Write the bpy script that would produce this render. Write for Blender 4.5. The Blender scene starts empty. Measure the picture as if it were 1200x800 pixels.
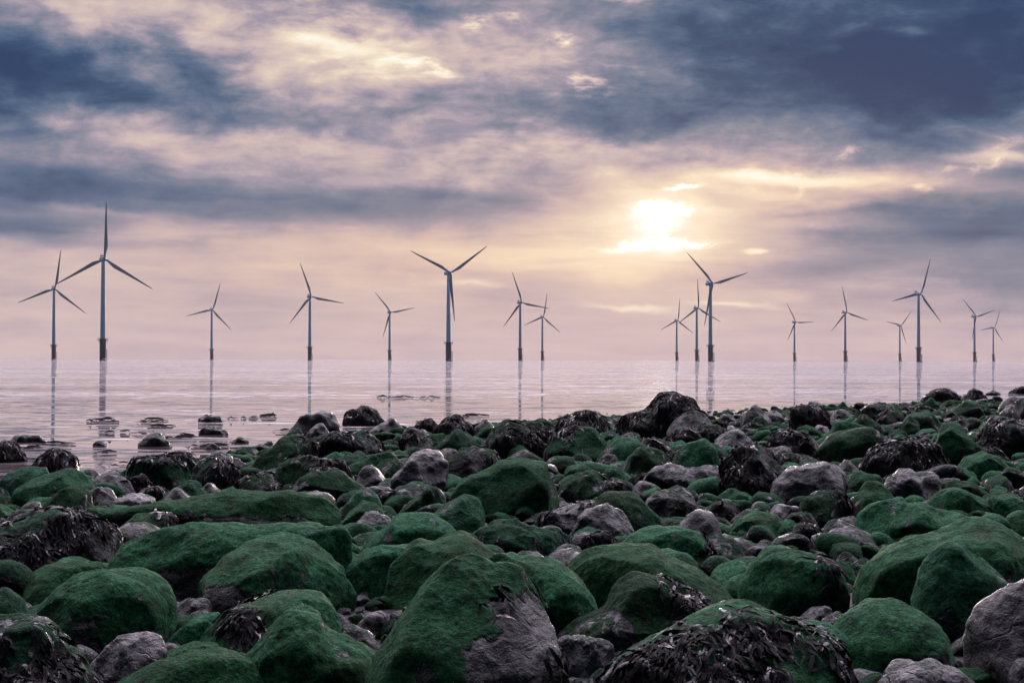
import bpy, math, random
import numpy as np
from mathutils import Matrix, Vector, kdtree

S = bpy.context.scene
COL = S.collection
RNG = np.random.default_rng(11)
random.seed(11)

# ------------------------------------------------------------------ camera
CAM_H = 1.30                     # metres above the water
FPX = 2000.0                     # focal length in pixels of a 1200 px wide picture
HOR = 421.5                      # row of the horizon (800 px high)
cam_d = bpy.data.cameras.new('camera')
cam_d.sensor_width = 36.0
cam_d.lens = 36.0 * FPX / 1200.0
cam_d.clip_start = 0.1
cam_d.clip_end = 60000.0
cam = bpy.data.objects.new('camera', cam_d)
COL.objects.link(cam)
pitch = math.atan((HOR - 400.0) / FPX)
cam.matrix_world = Matrix.Translation((0, 0, CAM_H)) @ Matrix.Rotation(math.pi / 2 + pitch, 4, 'X') @ Matrix.Rotation(math.radians(0.14), 4, 'Z')
S.camera = cam

# ------------------------------------------------------------------ view
S.view_settings.view_transform = 'Standard'
S.view_settings.look = 'None'
S.view_settings.exposure = 0.0
S.view_settings.gamma = 1.0
S.cycles.max_bounces = 6
S.cycles.caustics_reflective = False
S.cycles.sample_clamp_indirect = 4.0
S.cycles.use_denoising = True

# ------------------------------------------------------------------ sun
SUN_AZ = math.atan((770 - 600) / FPX)
SUN_EL = math.atan((HOR - 262) / FPX)
sun_d = bpy.data.lights.new('sun', 'SUN')
sun_d.energy = 1.5
sun_d.angle = math.radians(10.0)
sun_d.color = (1.0, 0.86, 0.74)
sun_d.cycles.use_multiple_importance_sampling = False
sun = bpy.data.objects.new('sun', sun_d)
COL.objects.link(sun)
sun_dir = Vector((math.sin(SUN_AZ) * math.cos(SUN_EL), math.cos(SUN_AZ) * math.cos(SUN_EL), math.sin(SUN_EL)))
sun.rotation_euler = (-sun_dir).to_track_quat('-Z', 'Y').to_euler()
sun.location = (5, 60, 30)


# ------------------------------------------------------------------ node helpers
def lin(c):
    return tuple((v / 255.0 / 12.92) if v / 255.0 <= 0.04045 else ((v / 255.0 + 0.055) / 1.055) ** 2.4 for v in c)


class NB:
    def __init__(self, nt):
        self.nt = nt
        nt.nodes.clear()

    def n(self, typ, **kw):
        o = self.nt.nodes.new(typ)
        for k, v in kw.items():
            setattr(o, k, v)
        return o

    def put(self, sock, v):
        if isinstance(v, bpy.types.NodeSocket):
            self.nt.links.new(v, sock)
        elif v is not None:
            sock.default_value = v

    def m(self, op, a, b=None, c=None, clamp=False):
        o = self.n('ShaderNodeMath', operation=op, use_clamp=clamp)
        for i, v in enumerate((a, b, c)):
            if v is not None:
                self.put(o.inputs[i], v)
        return o.outputs[0]

    def vm(self, op, a, b=None):
        o = self.n('ShaderNodeVectorMath', operation=op)
        self.put(o.inputs[0], a)
        if b is not None:
            self.put(o.inputs[1], b)
        return o.outputs['Value'] if op in ('DOT_PRODUCT', 'LENGTH') else o.outputs[0]

    def comb(self, x, y, z):
        o = self.n('ShaderNodeCombineXYZ')
        for i, v in enumerate((x, y, z)):
            self.put(o.inputs[i], v)
        return o.outputs[0]

    def sep(self, v):
        o = self.n('ShaderNodeSeparateXYZ')
        self.put(o.inputs[0], v)
        return o.outputs

    def noise(self, vec, scale, detail=4, rough=0.5, dist=0.0, out='Fac'):
        o = self.n('ShaderNodeTexNoise')
        self.put(o.inputs['Vector'], vec)
        o.inputs['Scale'].default_value = scale
        o.inputs['Detail'].default_value = detail
        o.inputs['Roughness'].default_value = rough
        o.inputs['Distortion'].default_value = dist
        return o.outputs[out]

    def voro(self, vec, scale, feature='F1', out='Distance'):
        o = self.n('ShaderNodeTexVoronoi', feature=feature)
        self.put(o.inputs['Vector'], vec)
        o.inputs['Scale'].default_value = scale
        return o.outputs[out]

    def mapr(self, v, a, b, c=0.0, d=1.0, smooth=True):
        o = self.n('ShaderNodeMapRange', interpolation_type='SMOOTHSTEP' if smooth else 'LINEAR')
        self.put(o.inputs[0], v)
        for i, x in enumerate((a, b, c, d)):
            self.put(o.inputs[i + 1], x)
        return o.outputs[0]

    def ramp(self, v, stops):
        o = self.n('ShaderNodeValToRGB')
        e = o.color_ramp.elements
        while len(e) < len(stops):
            e.new(0.5)
        for k, (p, c) in enumerate(stops):
            e[k].position = p
            e[k].color = (*c, 1.0)
        self.put(o.inputs[0], v)
        return o.outputs[0]

    def mix(self, f, a, b, blend='MIX'):
        o = self.n('ShaderNodeMix', data_type='RGBA', blend_type=blend)
        self.put(o.inputs[0], f)
        for i, v in ((6, a), (7, b)):
            if isinstance(v, tuple) and len(v) == 3:
                v = (*v, 1.0)
            self.put(o.inputs[i], v)
        return o.outputs[2]

    def scalec(self, col, f):
        o = self.n('ShaderNodeVectorMath', operation='SCALE')
        self.put(o.inputs[0], col)
        self.put(o.inputs[3], f)
        return o.outputs[0]


# ------------------------------------------------------------------ sky (world): clouded dusk over the sea
world = bpy.data.worlds.new('World')
S.world = world
world.use_nodes = True
b = NB(world.node_tree)
gen = b.n('ShaderNodeTexCoord').outputs['Generated']
dx, dy, dz = b.sep(gen)
az = b.m('ARCTAN2', dx, dy)
el = b.m('ARCSINE', dz)
U = b.m('MULTIPLY_ADD', az, 20.35, 6.0)          # azimuth, 1 unit = 2.8 degrees, sun side at 6
V = b.m('MULTIPLY_ADD', el, -20.0, HOR / 100.0)  # elevation, horizon at 4.215
# cloud-layer coordinates: a flat deck seen in perspective
den = b.m('ADD', b.m('ABSOLUTE', dz), 0.14)
px_ = b.m('DIVIDE', dx, den)
py_ = b.m('DIVIDE', dy, den)
deck = b.comb(px_, b.m('MULTIPLY', py_, 1.0), 0.0)
flat = b.comb(b.m('MULTIPLY', U, 0.9), b.m('MULTIPLY', V, 1.7), 3.3)
nz_big = b.noise(deck, 1.5, 8, 0.58, 0.35)
nz_mid = b.noise(deck, 4.2, 8, 0.6, 0.3)
nz_flat = b.noise(flat, 1.5, 8, 0.6, 0.4)
streak = b.noise(b.comb(b.m('MULTIPLY', U, 0.55), b.m('MULTIPLY', V, 4.2), 0.0), 1.0, 6, 0.55, 0.3)
wcol = b.noise(flat, 0.75, 6, 0.6, 0.2, out='Color')
wv = b.vm('MULTIPLY', b.vm('SUBTRACT', wcol, (0.5, 0.5, 0.5)), (2.6, 1.25, 0.0))
P = b.vm('ADD', b.comb(U, V, 0.0), wv)
P2 = b.vm('ADD', b.comb(U, V, 0.0), b.vm('MULTIPLY', wv, (0.3, 0.28, 0.0)))


def blob(vec, cx, cy, sx, sy, rot=0.0):
    o = b.n('ShaderNodeMapping', vector_type='TEXTURE')
    b.put(o.inputs['Vector'], vec)
    o.inputs['Location'].default_value = (cx / 100, cy / 100, 0)
    o.inputs['Rotation'].default_value = (0, 0, math.radians(rot))
    o.inputs['Scale'].default_value = (sx / 100, sy / 100, 1)
    r2 = b.vm('DOT_PRODUCT', o.outputs[0], o.outputs[0])
    return b.m('POWER', math.exp(-1), r2)


# base lightness by elevation
base = b.ramp(b.mapr(V, -6.0, 4.3, 0, 1, smooth=False), [
    (0.0, (0.50,) * 3), (0.55, (0.53,) * 3), (0.66, (0.53,) * 3), (0.76, (0.54,) * 3), (0.83, (0.545,) * 3),
    (0.87, (0.575,) * 3), (0.93, (0.60,) * 3), (1.0, (0.585,) * 3)])
L = b.sep(base)[0]
amp_up = b.mapr(V, 1.45, 2.9, 1.0, 0.10)
L = b.m('MULTIPLY_ADD', b.m('MULTIPLY', b.m('SUBTRACT', nz_big, 0.5), amp_up), 0.55, L)
L = b.m('MULTIPLY_ADD', b.m('MULTIPLY', b.m('SUBTRACT', nz_flat, 0.5), amp_up), 0.50, L)
L = b.m('MULTIPLY_ADD', b.m('MULTIPLY', b.m('SUBTRACT', nz_mid, 0.5), amp_up), 0.42, L)
nz_fine = b.noise(deck, 11.0, 6, 0.62, 0.5)
L = b.m('MULTIPLY_ADD', b.m('MULTIPLY', b.m('SUBTRACT', nz_fine, 0.5), b.mapr(V, 0.8, 2.2, 1.0, 0.05)), 0.24, L)
L = b.m('MULTIPLY_ADD', b.m('MULTIPLY', b.m('SUBTRACT', streak, 0.5), b.mapr(V, 1.6, 2.6, 0.0, 1.0)), 0.34, L)
BLOBS = [
    # darker cloud
    (50, 115, 185, 55, 8, -0.38), (0, 95, 120, 60, 0, -0.12), (10, 215, 190, 40, 0, -0.20),
    (520, 235, 250, 34, 0, -0.03),
    (1010, 50, 300, 80, 0, -0.46), (1170, 115, 190, 80, -8, -0.30), (880, 130, 180, 60, 0, -0.14),
    (650, 125, 120, 36, 10, -0.22), (1110, 265, 180, 42, -4, -0.24), (1210, 310, 110, 60, 0, -0.18),
    (1000, 330, 200, 36, 0, -0.10), (330, 5, 150, 30, 5, -0.15), (480, 20, 70, 24, 0, -0.12), (250, 140, 120, 26, 18, -0.10),
    (420, 145, 80, 16, -8, -0.10),
    # lighter breaks
    (370, 58, 190, 36, 12, 0.20), (170, 45, 180, 26, 14, 0.13), (150, 165, 100, 22, 4, 0.18), (320, 195, 240, 22, 0, 0.12), (620, 60, 150, 50, 0, 0.10),
    (560, 150, 130, 26, 0, 0.06), (620, 180, 160, 14, -6, 0.10), (780, 160, 120, 14, 0, 0.05), (1170, 150, 60, 18, 0, 0.15),
    (300, 300, 320, 26, 0, 0.07), (600, 300, 200, 40, 0, 0.08), (770, 265, 240, 110, 0, 0.07), (900, 235, 170, 22, 0, 0.08),
]
for cx, cy, sx, sy, rot, a in BLOBS:
    L = b.m('MULTIPLY_ADD', blob(P, cx, cy, sx, sy, rot), a, L)
FINE = [
    (180, 236, 360, 31, 1, -0.15), (520, 238, 210, 27, -1, -0.12), (340, 200, 200, 16, 0, -0.04), (60, 225, 150, 22, 3, -0.06),
    (390, 57, 46, 9, 8, 0.30), (460, 56, 40, 5, 4, 0.14), (30, 272, 100, 10, 3, -0.20), (20, 290, 150, 14, 0, -0.08), (90, 252, 90, 5, 8, 0.12),
    (990, 214, 150, 9, 2, 0.22), (1040, 207, 180, 16, -4, 0.13), (1160, 192, 70, 5, 4, 0.22), (900, 210, 60, 6, 4, 0.22), (930, 232, 60, 5, 4, 0.10),
    (1070, 50, 26, 5, 6, 0.22), (1000, 46, 22, 7, -8, 0.16), (990, 66, 14, 4, 0, 0.12), (970, 18, 10, 7, 0, 0.10),
    (745, 363, 44, 4, 2, 0.26), (870, 358, 52, 3.4, 2, 0.20), (555, 336, 34, 3.4, 6, 0.15), (930, 345, 40, 7, 4, 0.08), (888, 291, 14, 3, 4, 0.35), (990, 268, 60, 6, 2, 0.10),
    (1130, 330, 120, 5, 0, -0.05), (1150, 280, 90, 6, 0, -0.08), (960, 250, 120, 6, -3, -0.10),
]
for cx, cy, sx, sy, rot, a in FINE:
    L = b.m('MULTIPLY_ADD', blob(P2, cx, cy, sx, sy, rot), a, L)
# small bright holes where the light comes through the upper deck
holes = b.m('MULTIPLY', b.mapr(nz_mid, 0.56, 0.72), blob(P, 610, 50, 190, 70))
L = b.m('MULTIPLY_ADD', holes, 0.55, L)
holes2 = b.m('MULTIPLY', b.mapr(nz_flat, 0.55, 0.75), blob(P, 1050, 205, 220, 24))
L = b.m('MULTIPLY_ADD', holes2, 0.35, L)
# the sun behind broken cloud
halo = blob(P2, 770, 264, 120, 62)
core1 = blob(P2, 781, 247, 27, 7.5, -5)
core2 = blob(P2, 767, 284, 52, 5.0, -2)
core3 = blob(P2, 770, 262, 22, 13, 0)
core4 = blob(P2, 812, 223, 18, 2.6, -6)
L = b.m('MULTIPLY_ADD', halo, 0.20, L)
L = b.m('MULTIPLY_ADD', blob(P2, 771, 265, 62, 32), 0.16, L)
tex = b.m('MULTIPLY_ADD', b.m('SUBTRACT', b.noise(b.comb(U, b.m('MULTIPLY', V, 2.6), 9.0), 7.0, 6, 0.7, 0.9), 0.5), 4.2, 0.85)
cores = b.m('ADD', b.m('ADD', core1, core2), b.m('MULTIPLY_ADD', core4, 0.55, b.m('MULTIPLY', core3, 0.8)))
cores = b.m('MULTIPLY', cores, tex)
L = b.m('MULTIPLY_ADD', b.m('MAXIMUM', cores, 0.0), 0.55, L)
RAMP = [(0.0, (28, 60, 100)), (0.15, (50, 79, 114)), (0.28, (83, 105, 135)), (0.40, (123, 130, 150)), (0.50, (162, 152, 168)),
        (0.60, (200, 180, 181)), (0.72, (224, 204, 190)), (0.84, (246, 231, 206)), (1.0, (255, 251, 238))]
cloud = b.ramp(L, [(p, lin(c)) for p, c in RAMP])
# pink sea mist towards the horizon
hz = b.m('POWER', math.exp(-1), b.m('MULTIPLY', b.m('ABSOLUTE', el), 26.0))
cloud = b.mix(b.m('MULTIPLY', hz, 0.50), cloud, lin((210, 181, 181)))
peach = b.m('ADD', blob(P, 560, 300, 420, 55), b.m('MULTIPLY', blob(P, 1000, 225, 260, 30), 0.8), clamp=True)
cloud = b.mix(b.m('MULTIPLY', peach, 0.65), cloud, b.mix(1.0, cloud, (1.12, 0.99, 0.86), 'MULTIPLY'))
# gain: the sun side is bright, the unseen upper sky is boosted, the land side dim and blue
side = b.mapr(b.m('MULTIPLY_ADD', dz, 0.55, dy), -0.25, 0.85, 0.0, 1.0)
cloud = b.mix(side, lin((84, 130, 168)), cloud)
gain = b.mapr(side, 0, 1, 0.13, 1.0, smooth=False)
# unseen bright patch added to the sky above the view to light rock tops
high = b.mapr(b.vm('DOT_PRODUCT', gen, (0.10, 0.83, 0.55)), 0.50, 0.98)
zen = b.m('MULTIPLY_ADD', b.m('MULTIPLY', high, b.mapr(el, 0.24, 0.55)), 14.0, 1.0)
cloud = b.scalec(cloud, b.m('MULTIPLY', b.m('MULTIPLY', gain, zen), 10.0))
glow = b.m('MULTIPLY', b.m('POWER', b.m('MAXIMUM', cores, 0.0), 3.0), 100.0)
cloud = b.vm('ADD', cloud, b.scalec(b.comb(1.0, 0.93, 0.78), glow))
sky = b.n('ShaderNodeTexSky', sky_type='NISHITA')
sky.sun_disc = False
sky.sun_elevation = SUN_EL
sky.sun_rotation = SUN_AZ
sky.dust_density = 3.0
full = b.mix(0.992, sky.outputs[0], cloud)
bg = b.n('ShaderNodeBackground')
b.put(bg.inputs[0], full)
bg.inputs[1].default_value = 0.1
b.put(b.n('ShaderNodeOutputWorld').inputs[0], bg.outputs[0])
world.cycles.sampling_method = 'MANUAL'
world.cycles.sample_map_resolution = 512


# ------------------------------------------------------------------ materials
def material(name):
    m = bpy.data.materials.new(name)
    m.use_nodes = True
    k = NB(m.node_tree)
    p = k.n('ShaderNodeBsdfPrincipled')
    out = k.n('ShaderNodeOutputMaterial')
    k.nt.links.new(p.outputs[0], out.inputs[0])
    return m, k, p


def bump(k, h, strength, dist, normal=None):
    o = k.n('ShaderNodeBump')
    o.inputs['Strength'].default_value = strength
    o.inputs['Distance'].default_value = dist
    k.put(o.inputs['Height'], h)
    if normal is not None:
        k.put(o.inputs['Normal'], normal)
    return o.outputs[0]


# --- rock: algae over bare stone. Object colour: R = algae cover, G = lightness of the stone, B = warmth of the stone
ROCK, k, p = material('shore_rock')
oc = k.n('ShaderNodeTexCoord').outputs['Object']
info = k.n('ShaderNodeObjectInfo')
rnd = info.outputs['Random']
oc = k.vm('ADD', oc, k.comb(k.m('MULTIPLY', rnd, 37.0), k.m('MULTIPLY', rnd, 19.0), 0.0))
sc = k.n('ShaderNodeSeparateColor')
k.put(sc.inputs[0], info.outputs['Color'])
cover, light, warm = sc.outputs
geo = k.n('ShaderNodeNewGeometry')
loose = k.m('SUBTRACT', 1.0, info.outputs['Alpha'])      # loose stones: each piece its own tint
isl = k.m('MULTIPLY', k.m('SUBTRACT', geo.outputs['Random Per Island'], 0.5), loose)
cover = k.m('MULTIPLY_ADD', isl, 0.9, cover)
light = k.m('MAXIMUM', k.m('MULTIPLY_ADD', k.m('SINE', k.m('MULTIPLY', isl, 57.0)), 0.16, light), 0.0)
nrm = k.n('ShaderNodeNewGeometry').outputs['Normal']
nz = k.sep(nrm)[2]
n1 = k.noise(oc, 3.2, 5, 0.6, 0.4)
n2 = k.noise(oc, 14.0, 6, 0.65, 0.6)
n3 = k.noise(oc, 55.0, 5, 0.65, 0.3)
n4 = k.noise(k.vm('MULTIPLY', oc, (1.0, 1.0, 0.45)), 120.0, 4, 0.7)
# stone colour
stone = k.ramp(n2, [(0.30, (0.013, 0.017, 0.032)), (0.46, (0.046, 0.052, 0.084)), (0.57, (0.095, 0.090, 0.125)), (0.68, (0.19, 0.165, 0.195))])
stone = k.mix(warm, stone, k.mix(n1, (0.13, 0.095, 0.115), (0.32, 0.25, 0.265)))
stone = k.scalec(stone, k.m('MULTIPLY_ADD', light, 0.36, 0.02))
crack_w = k.vm('ADD', oc, k.vm('MULTIPLY', k.noise(oc, 6.0, 4, 0.6, out='Color'), (0.16, 0.16, 0.16)))
ve = k.voro(crack_w, 4.0, 'DISTANCE_TO_EDGE')
crack = k.mapr(ve, 0.0, 0.030, 1.0, 0.0)
crack = k.m('MULTIPLY', k.m('MULTIPLY', crack, k.mapr(n1, 0.45, 0.62)), k.mapr(warm, 0.2, 0.5, 0.12, 0.8))
stone = k.mix(k.m('MULTIPLY', crack, 0.75), stone, (0.012, 0.012, 0.016))
# barnacle patches
vb = k.voro(oc, 95.0)
barn = k.m('MULTIPLY', k.mapr(vb, 0.18, 0.34, 1.0, 0.0), k.mapr(k.noise(oc, 9.0, 3, 0.5, 0.5), 0.60, 0.72))
stone = k.mix(k.m('MULTIPLY', barn, 0.55), stone, (0.30, 0.28, 0.29))
# algae
alg = k.ramp(k.m('MULTIPLY_ADD', n3, 0.45, k.m('MULTIPLY_ADD', n2, 0.40, k.m('MULTIPLY', n4, 0.15))), [
    (0.38, (0.005, 0.036, 0.014)), (0.455, (0.014, 0.105, 0.040)), (0.52, (0.036, 0.190, 0.076)), (0.585, (0.075, 0.27, 0.12)), (0.66, (0.16, 0.37, 0.21))])
alg = k.mix(k.mapr(n1, 0.54, 0.78, 0.0, 0.55), alg, (0.016, 0.040, 0.024))
alg = k.mix(k.mapr(k.noise(oc, 2.1, 5, 0.6, 0.4), 0.52, 0.68, 0.0, 0.55), alg, k.mix(n3, (0.030, 0.050, 0.012), (0.075, 0.095, 0.030)))
hue = k.n('ShaderNodeHueSaturation')
k.put(hue.inputs['Value'], k.m('MULTIPLY_ADD', rnd, 0.7, 0.78))
k.put(hue.inputs['Hue'], k.m('MULTIPLY_ADD', rnd, 0.03, 0.485))
k.put(hue.inputs['Color'], alg)
alg = k.scalec(hue.outputs[0], k.mapr(cover, 0.62, 0.90, 0.48, 0.98))
mask = k.m('ADD', k.m('MULTIPLY_ADD', nz, 1.5, k.m('MULTIPLY', k.m('SUBTRACT', n1, 0.5), 2.6)), k.m('MULTIPLY', k.m('SUBTRACT', n2, 0.5), 1.5))
mask = k.m('ADD', mask, k.m('MULTIPLY_ADD', cover, 2.9, -1.95))
wear = k.mapr(k.noise(oc, 4.6, 7, 0.68, 0.5), 0.555, 0.645)
mask = k.m('MULTIPLY_ADD', wear, -1.7, mask)
bare = k.n('ShaderNodeAttribute', attribute_name='bare').outputs['Fac']  # bare stone; on most green boulders also shade painted down the front
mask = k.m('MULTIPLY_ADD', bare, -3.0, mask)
mask = k.mapr(mask, -0.32, 0.42)
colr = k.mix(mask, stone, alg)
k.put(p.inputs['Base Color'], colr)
k.put(p.inputs['Roughness'], k.mapr(mask, 0, 1, k.m('MULTIPLY_ADD', n2, 0.55, 0.12), 0.82, smooth=False))
k.put(p.inputs['Specular IOR Level'], k.mapr(mask, 0, 1, k.m('MULTIPLY_ADD', n1, 1.5, -0.36, clamp=True), 0.10, smooth=False))
k.put(p.inputs['Sheen Weight'], k.m('MULTIPLY', mask, 0.03))
p.inputs['Sheen Roughness'].default_value = 0.4
p.inputs['Sheen Tint'].default_value = (0.62, 0.80, 0.68, 1)
h = k.m('MULTIPLY_ADD', n2, k.m('MULTIPLY_ADD', mask, 0.040, 0.030), k.m('MULTIPLY_ADD', n3, k.m('MULTIPLY_ADD', mask, 0.038, 0.010), k.m('MULTIPLY', n4, k.m('MULTIPLY_ADD', mask, 0.026, 0.006))))
h = k.m('MULTIPLY_ADD', crack, -0.010, h)
h = k.m('MULTIPLY_ADD', barn, 0.004, h)
h = k.m('MULTIPLY_ADD', mask, 0.004, h)
k.put(p.inputs['Normal'], bump(k, h, 1.0, 1.0))

# --- wrack: leathery fronds
WEED, k, p = material('wrack')
oc = k.n('ShaderNodeTexCoord').outputs['Object']
at = k.n('ShaderNodeAttribute', attribute_name='tone')
wn = k.noise(oc, 24.0, 4, 0.6)
wc = k.ramp(at.outputs['Fac'], [(0.0, (0.008, 0.007, 0.008)), (0.5, (0.020, 0.015, 0.019)), (0.8, (0.050, 0.038, 0.044)), (1.0, (0.24, 0.14, 0.14))])
wc = k.mix(k.mapr(wn, 0.45, 0.75, 0, 0.6), wc, (0.030, 0.026, 0.022))
k.put(p.inputs['Base Color'], wc)
k.put(p.inputs['Roughness'], k.mapr(at.outputs['Fac'], 0.38, 0.75, 0.55, 0.22))
k.put(p.inputs['Specular IOR Level'], k.mapr(at.outputs['Fac'], 0.38, 0.75, 0.08, 0.6))
k.put(p.inputs['Normal'], bump(k, k.noise(oc, 90.0, 3, 0.6), 0.6, 0.006))

# --- weed lying in the water
AFLOAT, k, p = material('sodden_wrack')
p.inputs['Base Color'].default_value = (0.014, 0.012, 0.014, 1)
p.inputs['Roughness'].default_value = 0.9
p.inputs['Specular IOR Level'].default_value = 0.05

# --- wet beach floor
GROUND, k, p = material('wet_shingle')
oc = k.n('ShaderNodeTexCoord').outputs['Object']
v1 = k.voro(oc, 16.0, 'F1', 'Color')
v1d = k.voro(oc, 16.0)
gn = k.noise(oc, 2.0, 6, 0.6)
gc = k.ramp(k.m('MULTIPLY_ADD', k.sep(v1)[0], 0.5, k.m('MULTIPLY', gn, 0.5)), [(0.2, (0.006, 0.006, 0.008)), (0.5, (0.016, 0.015, 0.018)), (0.8, (0.05, 0.042, 0.045))])
k.put(p.inputs['Base Color'], gc)
p.inputs['Roughness'].default_value = 0.7
p.inputs['Specular IOR Level'].default_value = 0.2
hh = k.m('MULTIPLY_ADD', v1d, -0.03, k.m('MULTIPLY', gn, 0.05))
k.put(p.inputs['Normal'], bump(k, hh, 1.0, 1.0))

# --- sea
SEA, k, p = material('sea_water')
oc = k.n('ShaderNodeTexCoord').outputs['Object']
oy = k.sep(oc)[1]
wx = k.vm('MULTIPLY', oc, (0.55, 1.0, 1.0))
r1 = k.noise(wx, 3.4, 5, 0.6, 0.6)
r2 = k.noise(wx, 0.55, 4, 0.55, 0.5)
r3 = k.noise(k.vm('MULTIPLY', oc, (0.35, 1.0, 1.0)), 0.09, 4, 0.5, 0.3)
patch = k.mapr(k.noise(k.vm('MULTIPLY', oc, (0.03, 0.11, 1.0)), 1.0, 4, 0.5, 0.4), 0.38, 0.66, 0.25, 1.0)
hgt = k.m('MULTIPLY', k.m('MULTIPLY', r1, 0.022), patch)
hgt = k.m('MULTIPLY_ADD', k.m('MULTIPLY', r2, patch), 0.055, hgt)
hgt = k.m('MULTIPLY_ADD', r3, 0.10, hgt)
sl = k.noise(k.vm('MULTIPLY', oc, (0.4, 1.0, 1.0)), 1.8, 5, 0.65, 0.3, out='Color')
sl = k.vm('MULTIPLY', k.vm('SUBTRACT', sl, (0.5, 0.5, 0.5)), (0.5, 2.7, 0.0))
sl = k.scalec(sl, k.m('MULTIPLY', k.m('ADD', patch, 0.15), k.m('ADD', k.mapr(oy, 15, 130, 0.42, 1.5, smooth=False), k.mapr(oy, 100, 700, 0.0, 0.8))))

p.inputs['Base Color'].default_value = (0.20, 0.168, 0.172, 1)
p.inputs['Roughness'].default_value = 0.0
p.inputs['IOR'].default_value = 1.333
k.put(p.inputs['Normal'], k.vm('NORMALIZE', k.vm('ADD', bump(k, hgt, 0.5, 1.0), sl)))


def plain(name, col, rough, spec=0.5, nsc=0.4, namp=0.25, metal=0.0):
    m, k, p = material(name)
    oc = k.n('ShaderNodeTexCoord').outputs['Object']
    n = k.noise(k.vm('MULTIPLY', oc, (1, 1, 0.25)), nsc, 5, 0.6)
    c = k.mix(n, tuple(v * (1 - namp) for v in col), tuple(min(1, v * (1 + namp)) for v in col))
    k.put(p.inputs['Base Color'], c)
    k.put(p.inputs['Roughness'], k.mapr(n, 0.3, 0.7, rough * 0.8, min(1, rough * 1.2)))
    p.inputs['Specular IOR Level'].default_value = spec
    p.inputs['Metallic'].default_value = metal
    return m


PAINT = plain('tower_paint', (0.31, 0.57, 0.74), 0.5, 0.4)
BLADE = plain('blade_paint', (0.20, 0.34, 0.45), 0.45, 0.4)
TP = plain('foundation_paint', (0.15, 0.15, 0.20), 0.7, 0.3, 0.8, 0.5)
STEEL = plain('dark_steel', (0.16, 0.16, 0.18), 0.6, 0.4, 1.5, 0.3)


# ------------------------------------------------------------------ mesh helpers
def mesh_obj(name, verts, faces, mat, parent=None, smooth=True, loc=(0, 0, 0), attr=None):
    me = bpy.data.meshes.new(name)
    verts = np.asarray(verts, dtype=np.float32)
    if isinstance(faces, np.ndarray):
        n, w = faces.shape
        me.vertices.add(len(verts))
        me.vertices.foreach_set('co', verts.ravel())
        me.loops.add(n * w)
        me.loops.foreach_set('vertex_index', faces.astype(np.int32).ravel())
        me.polygons.add(n)
        me.polygons.foreach_set('loop_start', np.arange(0, n * w, w, dtype=np.int32))
        me.update(calc_edges=True)
    else:
        me.from_pydata(verts.tolist(), [], faces)
        me.update()
    if smooth:
        me.polygons.foreach_set('use_smooth', np.ones(len(me.polygons), dtype=bool))
    if attr is not None:
        a = me.attributes.new('tone', 'FLOAT', 'POINT')
        a.data.foreach_set('value', np.asarray(attr, dtype=np.float32))
    me.materials.append(mat)
    o = bpy.data.objects.new(name, me)
    o.location = loc
    COL.objects.link(o)
    if parent is not None:
        o.parent = parent
    return o


def tag(o, label=None, cat=None, group=None, kind=None):
    if label:
        o['label'] = label
    if cat:
        o['category'] = cat
    if group:
        o['group'] = group
    if kind:
        o['kind'] = kind
    return o


_ico = {}


def ico(n):
    if n in _ico:
        return _ico[n]
    t = (1 + 5 ** 0.5) / 2
    v = [(-1, t, 0), (1, t, 0), (-1, -t, 0), (1, -t, 0), (0, -1, t), (0, 1, t), (0, -1, -t), (0, 1, -t), (t, 0, -1), (t, 0, 1), (-t, 0, -1), (-t, 0, 1)]
    v = np.array(v, float)
    v /= np.linalg.norm(v, axis=1)[:, None]
    f = np.array([(0, 11, 5), (0, 5, 1), (0, 1, 7), (0, 7, 10), (0, 10, 11), (1, 5, 9), (5, 11, 4), (11, 10, 2), (10, 7, 6), (7, 1, 8),
                  (3, 9, 4), (3, 4, 2), (3, 2, 6), (3, 6, 8), (3, 8, 9), (4, 9, 5), (2, 4, 11), (6, 2, 10), (8, 6, 7), (9, 8, 1)])
    for _ in range(n):
        e = np.concatenate([f[:, [0, 1]], f[:, [1, 2]], f[:, [2, 0]]])
        e.sort(axis=1)
        u, inv = np.unique(e, axis=0, return_inverse=True)
        inv = inv.ravel()
        mid = v[u[:, 0]] + v[u[:, 1]]
        mid /= np.linalg.norm(mid, axis=1)[:, None]
        N = len(f)
        a, c, d = inv[:N] + len(v), inv[N:2 * N] + len(v), inv[2 * N:] + len(v)
        v = np.concatenate([v, mid])
        f = np.concatenate([np.stack([f[:, 0], a, d], 1), np.stack([f[:, 1], c, a], 1), np.stack([f[:, 2], d, c], 1), np.stack([a, c, d], 1)])
    _ico[n] = (v, f)
    return _ico[n]


_g = RNG.normal(size=(256, 3))
_g /= np.linalg.norm(_g, axis=1)[:, None]
_perm = RNG.permutation(256)
_perm = np.concatenate([_perm, _perm, _perm])


def gnoise(p):
    i = np.floor(p).astype(int)
    f = p - i
    w = f * f * f * (f * (f * 6 - 15) + 10)
    i &= 255
    r = 0
    for a in (0, 1):
        wa = w[:, 0] if a else 1 - w[:, 0]
        pa = _perm[(i[:, 0] + a) & 255]
        for bb in (0, 1):
            wb = w[:, 1] if bb else 1 - w[:, 1]
            pb = _perm[pa + ((i[:, 1] + bb) & 255)]
            for c in (0, 1):
                wc_ = w[:, 2] if c else 1 - w[:, 2]
                g = _g[_perm[pb + ((i[:, 2] + c) & 255)]]
                d = f - np.array((a, bb, c))
                r = r + wa * wb * wc_ * np.einsum('ij,ij->i', g, d)
    return r


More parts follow.
